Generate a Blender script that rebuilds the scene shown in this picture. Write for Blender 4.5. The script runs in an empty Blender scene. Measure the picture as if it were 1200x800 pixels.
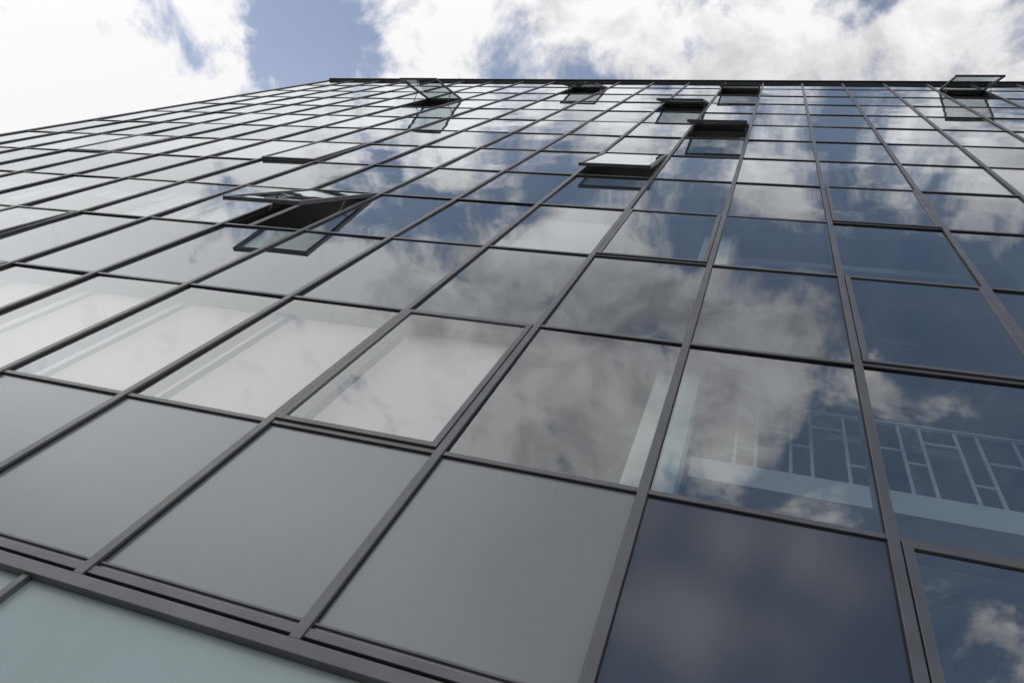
import bpy, math, random
from mathutils import Matrix, Vector
random.seed(7)
D=2.4; CH=1.6
BAY=.5147*D; XC=-.6891*D; Z1=CH+1.3256*D; ROW=.8237*D
ZB=CH+.733*D             # bottom transom of spandrel row 0
KL,KR=-13,14
def mx(k): return XC+k*BAY
def hz(j): return Z1+(j-1)*ROW if j>=1 else ZB   # j=1 -> H1
XL,XR=mx(KL),mx(KR); ZT=hz(13); DEPTH=14.0
GY=.016   # glass plane

# ---------------------------------------------------------------- materials
def newmat(n):
    m=bpy.data.materials.new(n); m.use_nodes=True; nt=m.node_tree; nt.nodes.clear()
    return m,nt,nt.nodes,nt.links
def principled(n,col,rough=.5,metal=0,var=.0,scale=5,bump=0):
    m,nt,N,L=newmat(n)
    o=N.new('ShaderNodeOutputMaterial'); b=N.new('ShaderNodeBsdfPrincipled'); L.new(b.outputs[0],o.inputs[0])
    b.inputs['Roughness'].default_value=rough; b.inputs['Metallic'].default_value=metal
    b.inputs['Base Color'].default_value=(*col,1)
    if var<=.05 and not bump: return m
    tc=N.new('ShaderNodeTexCoord'); ns=N.new('ShaderNodeTexNoise'); ns.inputs['Scale'].default_value=scale; ns.inputs['Detail'].default_value=3
    L.new(tc.outputs['Object'],ns.inputs['Vector'])
    mp=N.new('ShaderNodeMapRange'); mp.inputs[1].default_value=.3; mp.inputs[2].default_value=.7
    mp.inputs[3].default_value=1-var; mp.inputs[4].default_value=1+var
    L.new(ns.outputs[0],mp.inputs[0])
    mu=N.new('ShaderNodeVectorMath'); mu.operation='SCALE'; mu.inputs[0].default_value=col
    L.new(mp.outputs[0],mu.inputs['Scale']); L.new(mu.outputs[0],b.inputs['Base Color'])
    if bump:
        bp=N.new('ShaderNodeBump'); bp.inputs['Strength'].default_value=bump; bp.inputs['Distance'].default_value=.01
        L.new(ns.outputs[0],bp.inputs['Height']); L.new(bp.outputs[0],b.inputs['Normal'])
    return m
def glassmat(n,F0,body,tint=(.8,.85,.85),rough=0.0,refl=(.94,.985,1),wave=.045,var=.07):
    """coated glass: Schlick mix of mirror and (transparent | opaque backing)"""
    m,nt,N,L=newmat(n)
    o=N.new('ShaderNodeOutputMaterial'); mix=N.new('ShaderNodeMixShader')
    lw=N.new('ShaderNodeLayerWeight'); lw.inputs[0].default_value=.5
    pw=N.new('ShaderNodeMath'); pw.operation='POWER'; pw.inputs[1].default_value=4.6; L.new(lw.outputs['Facing'],pw.inputs[0])
    ma=N.new('ShaderNodeMath'); ma.operation='MULTIPLY_ADD'; ma.inputs[1].default_value=1-F0; ma.inputs[2].default_value=F0; L.new(pw.outputs[0],ma.inputs[0])
    gl=N.new('ShaderNodeBsdfGlossy'); gl.inputs['Roughness'].default_value=rough; gl.inputs['Color'].default_value=(*refl,1)
    tc=N.new('ShaderNodeTexCoord')
    if rough<.2:
        ns=N.new('ShaderNodeTexNoise'); ns.inputs['Scale'].default_value=1.1; ns.inputs['Detail'].default_value=0
        L.new(tc.outputs['Object'],ns.inputs['Vector'])
        bp=N.new('ShaderNodeBump'); bp.inputs['Strength'].default_value=wave; bp.inputs['Distance'].default_value=.1
        L.new(ns.outputs[0],bp.inputs['Height']); L.new(bp.outputs[0],gl.inputs['Normal'])
    if body is None:
        tr=N.new('ShaderNodeBsdfTransparent'); tr.inputs[0].default_value=(*tint,1)
        L.new(tr.outputs[0],mix.inputs[1])
    else:
        df=N.new('ShaderNodeBsdfDiffuse')
        n2=N.new('ShaderNodeTexNoise'); n2.inputs['Scale'].default_value=1.0; n2.inputs['Detail'].default_value=4; n2.inputs['Roughness'].default_value=.6
        mpp=N.new('ShaderNodeMapping'); mpp.inputs['Scale'].default_value=(1.6,1.6,.8) if rough>.2 else (1.3,1.3,1.3)
        L.new(tc.outputs['Object'],mpp.inputs[0]); L.new(mpp.outputs[0],n2.inputs['Vector'])
        mp=N.new('ShaderNodeMapRange'); mp.inputs[1].default_value=.3; mp.inputs[2].default_value=.7; mp.inputs[3].default_value=1-var; mp.inputs[4].default_value=1+var
        L.new(n2.outputs[0],mp.inputs[0])
        mu=N.new('ShaderNodeVectorMath'); mu.operation='SCALE'; mu.inputs[0].default_value=body
        L.new(mp.outputs[0],mu.inputs['Scale']); L.new(mu.outputs[0],df.inputs[0])
        L.new(df.outputs[0],mix.inputs[1])
    L.new(ma.outputs[0],mix.inputs[0]); L.new(gl.outputs[0],mix.inputs[2]); L.new(mix.outputs[0],o.inputs[0])
    return m
M_frame=principled('anodised_frame',(.165,.164,.17),.36,.45,.14,3)
M_dark=principled('dark_gasket',(.018,.018,.02),.6)
M_cap=principled('parapet_metal',(.03,.03,.033),.45,.4)
M_vis=glassmat('vision_glass',.26,None,(.76,.82,.83))
M_clr=glassmat('clear_vision_glass',.22,None,(.94,.935,.92))
M_vb=glassmat('vision_glass_blind_drawn',.30,(.17,.17,.175))
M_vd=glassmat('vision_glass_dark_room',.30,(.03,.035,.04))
M_spg=glassmat('spandrel_glass',.19,(.05,.062,.07),rough=.015)
M_navy=glassmat('dark_spandrel_glass',.11,(.048,.055,.076),rough=.13)
M_fro=glassmat('frosted_spandrel_glass',.16,(.175,.187,.184),rough=.24,var=.06)
M_base=glassmat('ground_floor_glass',.07,(.44,.52,.515),rough=.25)
M_white=principled('white_plaster',(.74,.77,.77),.8)
M_mint=principled('pale_green_column',(.72,.82,.78),.7)
M_ceil=principled('ceiling',(.6,.6,.58),.9)
M_floor=principled('floor',(.16,.155,.15),.6)
M_wall=principled('inner_wall',(.18,.18,.19),.9)
M_blind=principled('blind_fabric',(.83,.78,.765),.9)
M_rail=principled('painted_steel',(.72,.76,.8),.4)

# ---------------------------------------------------------------- mesh helper
class MB:
    def __init__(s): s.v=[];s.f=[]
    def box(s,x0,x1,y0,y1,z0,z1,mat=None):
        n=len(s.v)
        for p in [(x0,y0,z0),(x1,y0,z0),(x1,y1,z0),(x0,y1,z0),(x0,y0,z1),(x1,y0,z1),(x1,y1,z1),(x0,y1,z1)]:
            s.v.append(mat@Vector(p) if mat else Vector(p))
        for f in [(0,3,2,1),(4,5,6,7),(0,1,5,4),(1,2,6,5),(2,3,7,6),(3,0,4,7)]: s.f.append([n+i for i in f])
    def quad(s,pts):
        n=len(s.v); s.v+= [Vector(p) for p in pts]; s.f.append([n,n+1,n+2,n+3])
    def make(s,name,mat,parent,bevel=0):
        me=bpy.data.meshes.new(name); me.from_pydata([tuple(v) for v in s.v],[],s.f); me.materials.append(mat); me.update()
        o=bpy.data.objects.new(name,me); bpy.context.collection.objects.link(o); o.parent=parent
        if bevel:
            b=o.modifiers.new('bevel','BEVEL'); b.width=bevel; b.segments=2; b.limit_method='ANGLE'
        return o
B=bpy.data.objects.new('glass_office_building',None); bpy.context.collection.objects.link(B)

mul=MB(); tra=MB(); dark=MB(); vis=MB(); spg=MB(); navy=MB(); fro=MB(); base=MB(); sash=MB(); sglass=MB(); blind=MB(); clr=MB(); vb=MB(); vd=MB()
MW=.056; TW=.040
for k in range(KL,KR+1):
    w=MW if k not in (KL,KR) else .12
    mul.box(mx(k)-w/2,mx(k)+w/2,-.012,.13,ZB-.05,ZT)
    dark.box(mx(k)-w/2-.005,mx(k)+w/2+.005,.007,.03,ZB-.04,ZT-.01)
for j in range(1,13):
    tra.box(XL,XR,-.002,.12,hz(j)-TW/2,hz(j)+TW/2)
    dark.box(XL+.05,XR-.05,.009,.032,hz(j)-TW/2-.004,hz(j)+TW/2+.004)
tra.box(XL,XR,-.003,.12,ZB-.025,ZB+.025)
tra.box(XL,XR,.004,.12,ZB+.05,ZB+.066)
tra.box(XL,XR,-.02,.12,ZB-.125,ZB-.055)
dark.box(XL,XR,.02,.10,ZB-.055,ZB-.025)
tra.box(XL-.02,XR+.02,-.02,.12,ZT-.06,ZT-.0)

opens={(-4,3):(10.0,1),(-7,9):(23,1),(-1,5):(5,1),(-1,9):(9,1),(0,7):(10,1),(0,11):(9,1),(-4,11):(9,1),(5,11):(17,1),(-6,5):(.8,1),(-7,2):(1.2,1)}
closed={(-1,1),(0,3),(2,4),(2,2),(2,0),(-6,1),(5,3),(-10,5)}
def pane(mb,k,j,tilt=.003):
    x0,x1=mx(k)+MW/2,mx(k+1)-MW/2; z0,z1=hz(j)+TW/2,hz(j+1)-TW/2
    if j==12: z1=ZT-.06
    a=random.gauss(0,tilt); b=random.gauss(0,tilt); cx=(x0+x1)/2; cz=(z0+z1)/2
    y=lambda x,z: GY+a*(x-cx)+b*(z-cz)
    mb.quad([(x0,y(x0,z0),z0),(x1,y(x1,z0),z0),(x1,y(x1,z1),z1),(x0,y(x0,z1),z1)])
def sashwin(k,j,ang,gm=None):
    x0,x1=mx(k)+MW/2+.006,mx(k+1)-MW/2-.006; z0,z1=hz(j)+TW/2+.006,hz(j+1)-TW/2-.006
    H=z1-z0
    M=Matrix.Translation((0,-.008,z1))@Matrix.Rotation(-math.radians(ang),4,'X')
    fw=.046; y0,y1=-.010,.045
    sash.box(x0,x0+fw,y0,y1,-H,0,M); sash.box(x1-fw,x1,y0,y1,-H,0,M)
    sash.box(x0+fw,x1-fw,y0+.001,y1-.001,-fw,-.001,M); sash.box(x0+fw,x1-fw,y0+.001,y1-.001,-H+.001,-H+fw,M)
    g=[M@Vector(p) for p in [(x0+fw,.004,-H+fw),(x1-fw,.004,-H+fw),(x1-fw,.004,-fw),(x0+fw,.004,-fw)]]
    (gm or sglass).quad(g)
    if ang>2:
        for xx in (x0+.02,x1-.035):
            L=H*.42; e=M@Vector((xx,.03,-L))
            ln=(Vector((xx,.06,z1-L*1.35))-e)
            q=ln.to_track_quat('Z','Y').to_matrix().to_4x4()
            sash.box(-.007,.007,-.012,.012,0,ln.length,Matrix.Translation(e)@q)
        dark.box(x0-.004,x0+.016,.05,.125,z0,z1); dark.box(x1-.016,x1+.004,.05,.125,z0,z1)
for k in range(KL,KR):
    for j in range(0,13):
        if (k,j) in opens: sashwin(k,j,opens[(k,j)][0]); continue
        if (k,j) in closed: sashwin(k,j,0,clr if (j==1 and k<0) else None); continue
        stair=k in (2,) and j<7
        if j==0:
            if k<1: pane(fro,k,j,.0012)
            else: pane(navy,k,j)
        elif j==1 and k<1: pane(clr,k,j)
        elif j%2==1 or stair:
            if j>=5 and not stair: pane(random.choice([vb,vd,vd]) if k>-3 else random.choice([vb,vb,vd]),k,j)
            else: pane(vis,k,j)
        else: pane(spg,k,j)
for k in range(KL,KR):
    for j in (1,3):
        if k in (0,1,2,3): continue
        z1=hz(j+1)-.06
        if j==1 and k<0: drop=ROW-.15
        elif j==1: drop=0
        elif (k,j) in opens: drop=0
        elif k<-2: drop=ROW*random.choice([0,.25,.5,.92,.92])
        else: drop=ROW*random.choice([0,0,0,.3,.6,.9])
        if drop>0: blind.box(mx(k)+.05,mx(k+1)-.05,.20,.204,max(z1-drop,hz(j)+.05),z1)

# ground floor glazing
zb1=ZB-.125
edges=[XL]+[mx(k)-.24 for k in range(KL+2,KR,2)]+[XR]
for a,b in zip(edges[:-1],edges[1:]):
    base.box(a+.014,b-.014,.03,.05,.12,zb1)
for a in edges: mul.box(a-.02,a+.02,-.004,.11,.12,zb1)
tra.box(XL,XR,-.02,.14,.0,.119)

mul.make('mullions',M_frame,B,.003); tra.make('transoms',M_frame,B,.003); dark.make('gaskets',M_dark,B)
vis.make('vision_panes',M_vis,B); clr.make('clear_vision_panes',M_clr,B); vb.make('upper_vision_panes_blinds',M_vb,B); vd.make('upper_vision_panes_dark',M_vd,B)
spg.make('spandrel_panes',M_spg,B); navy.make('dark_spandrel_panes',M_navy,B)
fro.make('frosted_spandrel_panes',M_fro,B); base.make('ground_floor_panes',M_base,B)
sash.make('window_sashes',M_frame,B,.003); sglass.make('sash_panes',M_vis,B); blind.make('blinds',M_blind,B)

# interior ----------------------------------------------------------------
ce=MB(); fl=MB(); wl=MB(); co=MB(); bk=MB()
for j in range(2,13,2):
    z0=hz(j)+.10; z1=hz(j+1)-.12
    for a,b in ((XL+.1,mx(1)-.02),(mx(4),XR-.1)):
        ce.box(a,b,.16,6.9,z0,z0+.05); fl.box(a,b,.16,6.9,z1,z1+.05)
        bk.box(a,b,.15,.158,z0,z1+.05)
ce.box(XL+.1,XR-.1,.17,6.9,ZB-.1,ZB-.05); fl.box(XL+.1,XR-.1,.17,6.9,hz(1)-.12,hz(1)-.07)
bk.box(XL+.1,mx(1),.15,.158,ZB-.05,hz(1)-.13)
wl.box(XL+.1,XR-.1,6.9,7.0,.2,ZT-.3)
wl.box(mx(4)-.05,mx(4),.2,6.9,.2,ZT-.3)
for k in range(-12,14,3): wl.box(mx(k)-.03,mx(k)+.07,2.6,6.9,ZB,ZT-.3)
for k in range(-11,14,3):
    if k in (1,): continue
    co.box(mx(k)-.16,mx(k)+.16,.5,.82,.2,ZT-.3)
co.box(mx(1)-.20,mx(1)+.13,.26,.56,.2,ZT-.3)
ce.make('ceilings',M_ceil,B); fl.make('floors',M_floor,B); wl.make('inner_walls',M_wall,B); co.make('columns',M_mint,B); bk.make('spandrel_backing',M_dark,B)
ld=MB(); rl=MB()
sx0,sx1=mx(1)+.16,mx(4)-.06
for n in range(0,7):
    zl=CH+1.80*D+n*ROW*2
    if zl+1.5>ZT: break
    yf=.62 if n==0 else 1.6
    ld.box(sx0,sx1,yf,2.2,zl-.05,zl+.20)
    if zl+ROW+1<ZT: ld.box(sx0,sx1,3.6,5.4,zl+ROW-.2,zl+ROW+.0)
    Mt=Matrix.Translation((0,2.2,zl+.05))@Matrix.Rotation(math.atan2(ROW-.15,1.4),4,'X')
    ld.box(sx0+.1,sx0+1.5,0,math.hypot(ROW-.15,1.4),-.16,0,Mt)
    if n>0: continue
    z0,z1=zl+.20,zl+1.22
    rl.box(sx0,sx1,yf+.035,yf+.065,z1-.02,z1+.005)
    x=sx0+.30; i=0
    while x<sx1-.05:
        w=.15 if i%2==0 else .25
        rl.box(x-.012,x+.012,yf+.048,yf+.062,z0,z1-.02)
        zz=[.30,.62,.46,.78][i%4]
        rl.box(x+.012,x+w-.012,yf+.049,yf+.061,z0+zz,z0+zz+.022)
        x+=w; i+=1
ld.make('stair_landings',M_white,B); rl.make('stair_balustrades',M_rail,B)
bd=MB(); bd.box(XL-.02,XL+.10,.131,DEPTH,.0,ZT-.02); bd.box(XR-.10,XR+.02,.131,DEPTH,.0,ZT-.02)
bd.box(XL+.1,XR-.1,DEPTH-.2,DEPTH,.0,ZT-.02); bd.box(XL+.1,XR-.1,.131,DEPTH-.2,ZT-.3,ZT-.02)
bd.make('side_and_rear_walls',principled('metal_cladding',(.14,.145,.15),.45,.3,.1),B)
sw=MB()
for j in range(1,13,2):
    for i in range(10):
        y=.7+i*1.3
        for xs in (XL-.026,XR+.026): sw.box(xs-.012,xs+.012,y,y+1.15,hz(j)+.1,hz(j+1)-.1)
sw.make('side_windows',M_navy,B)
pc=MB(); pc.box(XL-.02,XR+.1,-.08,DEPTH+.05,ZT+.001,ZT+.10)
pc.make('parapet_cap',M_cap,B,.01)

# ground --------------------------------------------------------------------
def ground(name,x0,x1,y0,y1,z,mat,th=0):
    m=MB()
    if th: m.box(x0,x1,y0,y1,z-th,z)
    else: m.quad([(x0,y0,z),(x1,y0,z),(x1,y1,z),(x0,y1,z)])
    return m.make(name,mat,None,.01 if th else 0)
ground('ground',-2000,2000,-2000,2000,-.14,principled('ground_mat',(.12,.13,.09),.95,0,.2,.2))
ground('road',-300,300,-16,-6,-.125,principled('asphalt',(.05,.05,.052),.9,0,.15,8,.3))
def paving():
    m,nt,N,L=newmat('paving_slabs')
    o=N.new('ShaderNodeOutputMaterial'); b=N.new('ShaderNodeBsdfPrincipled'); L.new(b.outputs[0],o.inputs[0]); b.inputs['Roughness'].default_value=.85
    tc=N.new('ShaderNodeTexCoord'); br=N.new('ShaderNodeTexBrick'); L.new(tc.outputs['Object'],br.inputs[0])
    br.inputs['Color1'].default_value=(.30,.29,.275,1);br.inputs['Color2'].default_value=(.36,.35,.335,1);br.inputs['Mortar'].default_value=(.12,.12,.115,1)
    br.inputs['Scale'].default_value=1; br.inputs['Brick Width'].default_value=.6; br.inputs['Row Height'].default_value=.4; br.inputs['Mortar Size'].default_value=.006
    L.new(br.outputs[0],b.inputs['Base Color']); return m
ground('pavement',-300,300,-6,18,0,paving(),.13)
mk=MB()
for i in range(-50,50): mk.box(i*6,i*6+3,-11.06,-10.94,-.123,-.119)
mk.make('road_markings',principled('white_paint',(.8,.8,.78),.7),None)

# ---------------------------------------------------------------- sky
SE,SR=math.radians(32),math.radians(-48)
W=bpy.data.worlds.new('World'); bpy.context.scene.world=W; W.use_nodes=True
nt=W.node_tree; N=nt.nodes; L=nt.links; N.clear()
out=N.new('ShaderNodeOutputWorld')
sky=N.new('ShaderNodeTexSky'); sky.sky_type='NISHITA'; sky.sun_disc=False; sky.sun_elevation=SE; sky.sun_rotation=SR
bs=N.new('ShaderNodeBackground'); bs.inputs[1].default_value=.15; L.new(sky.outputs[0],bs.inputs[0])
tc=N.new('ShaderNodeTexCoord'); sp=N.new('ShaderNodeSeparateXYZ'); L.new(tc.outputs['Generated'],sp.inputs[0])
def math_(op,a,b=None,clamp=False):
    n=N.new('ShaderNodeMath'); n.operation=op; n.use_clamp=clamp
    for i,v in enumerate((a,b)):
        if v is None: continue
        if isinstance(v,(int,float)): n.inputs[i].default_value=v
        else: L.new(v,n.inputs[i])
    return n.outputs[0]
zc=math_('MAXIMUM',sp.outputs[2],.06)
px=math_('DIVIDE',sp.outputs[0],zc); py=math_('DIVIDE',sp.outputs[1],zc)
P=N.new('ShaderNodeCombineXYZ'); L.new(px,P.inputs[0]); L.new(py,P.inputs[1])
def noise(scale,detail,rough,off,dist=0):
    a=N.new('ShaderNodeVectorMath'); a.operation='ADD'; a.inputs[1].default_value=off; L.new(P.outputs[0],a.inputs[0])
    n=N.new('ShaderNodeTexNoise'); n.noise_dimensions='2D'; n.inputs['Scale'].default_value=scale; n.inputs['Detail'].default_value=detail; n.inputs['Roughness'].default_value=rough; n.inputs['Distortion'].default_value=dist
    L.new(a.outputs[0],n.inputs['Vector']); return n.outputs[0]
def gauss(hx,hy,rx,ry):
    dx=math_('MULTIPLY',math_('SUBTRACT',px,hx),1/rx); dy=math_('MULTIPLY',math_('SUBTRACT',py,hy),1/ry)
    d2=math_('ADD',math_('MULTIPLY',dx,dx),math_('MULTIPLY',dy,dy))
    return math_('EXPONENT',math_('MULTIPLY',d2,-1.0))
n1=noise(5.4,8,.60,(3.1,1.7,.4),.2)
cov=math_('ADD',math_('MULTIPLY',math_('SUBTRACT',n1,.5),3.6),.58)
for (hx,hy,rx,ry,am) in [(-.69,.03,.09,.08,-1.9),(-.45,.02,.10,.06,.45),(-.27,.01,.10,.07,.35),(.30,-.40,.17,.10,-1.2),(.42,-.68,.26,.20,-1.1),(.2,-1.15,.5,.30,-.7),
    (.0,-.31,.14,.045,-.8),(-.42,-.29,.12,.05,-.9),(-.25,-.22,.12,.04,-.7),(-1.5,0,.5,.5,1.2),(-1.4,-.75,.7,.35,1.1),(-.40,-.60,.3,.16,.5),(.02,-.47,.16,.08,.5)]:
    cov=math_('ADD',cov,math_('MULTIPLY',gauss(hx,hy,rx,ry),am))
cf=N.new('ShaderNodeMapRange'); cf.interpolation_type='SMOOTHSTEP'; cf.inputs[1].default_value=.05; cf.inputs[2].default_value=.75; cf.inputs[3].default_value=.10; L.new(cov,cf.inputs[0])
n2=noise(7.5,7,.60,(9,4,2),.25)
shade=N.new('ShaderNodeMapRange'); shade.inputs[1].default_value=.32; shade.inputs[2].default_value=.62; shade.inputs[3].default_value=.42; shade.inputs[4].default_value=1.0; L.new(n2,shade.inputs[0])
side=N.new('ShaderNodeMapRange'); side.interpolation_type='SMOOTHSTEP'; side.inputs[1].default_value=-.1; side.inputs[2].default_value=-.9; side.inputs[3].default_value=0; side.inputs[4].default_value=.45; L.new(px,side.inputs[0])
br=math_('ADD',shade.outputs[0],side.outputs[0])
# brighter, thinner cloud overhead; greyer cloud base in front of the building
br=math_('ADD',br,math_('MULTIPLY',gauss(-.1,0,.7,.10),.18))
br=math_('SUBTRACT',br,math_('MULTIPLY',gauss(-.15,-.42,.45,.12),.38))
cc=N.new('ShaderNodeValToRGB'); cc.color_ramp.elements[0].position=.2; cc.color_ramp.elements[0].color=(.40,.39,.425,1)
cc.color_ramp.elements[1].position=1.0; cc.color_ramp.elements[1].color=(.95,.94,.945,1); L.new(br,cc.inputs[0])
bc=N.new('ShaderNodeBackground'); L.new(cc.outputs[0],bc.inputs[0])
st=math_('ADD',math_('MULTIPLY',gauss(-1.6,-.75,.9,.45),.75),1.0)
st=math_('ADD',st,math_('MULTIPLY',gauss(-.35,-.16,.6,.1),.3)); L.new(st,bc.inputs[1])
mx_=N.new('ShaderNodeMixShader'); L.new(cf.outputs[0],mx_.inputs[0]); L.new(bs.outputs[0],mx_.inputs[1]); L.new(bc.outputs[0],mx_.inputs[2]); L.new(mx_.outputs[0],out.inputs[0])
W.cycles.sampling_method='MANUAL'; W.cycles.sample_map_resolution=512
sl=bpy.data.lights.new('sun','SUN'); sl.energy=1.5; sl.angle=math.radians(10); sl.color=(1,.96,.9)
so=bpy.data.objects.new('sun',sl); bpy.context.collection.objects.link(so)
dirv=Vector((math.sin(SR)*math.cos(SE),math.cos(SR)*math.cos(SE),math.sin(SE)))
so.rotation_euler=dirv.to_track_quat('Z','Y').to_euler(); so.location=(0,-5,40)

# ---------------------------------------------------------------- camera
r=Vector((.94249,.02407,.33336)); u=Vector((-.12138,-.90467,.40847)); f=Vector((-.31141,.42544,.84972))
cam=bpy.data.cameras.new('camera'); co_=bpy.data.objects.new('camera',cam); bpy.context.collection.objects.link(co_)
Mx=Matrix((( r.x,u.x,-f.x,0),(r.y,u.y,-f.y,-D),(r.z,u.z,-f.z,CH),(0,0,0,1)))
co_.matrix_world=Mx; cam.sensor_width=36; cam.lens=24.59; cam.clip_start=.05; cam.clip_end=5000
s=bpy.context.scene; s.camera=co_
s.view_settings.view_transform='Standard'; s.view_settings.look='None'; s.view_settings.exposure=0
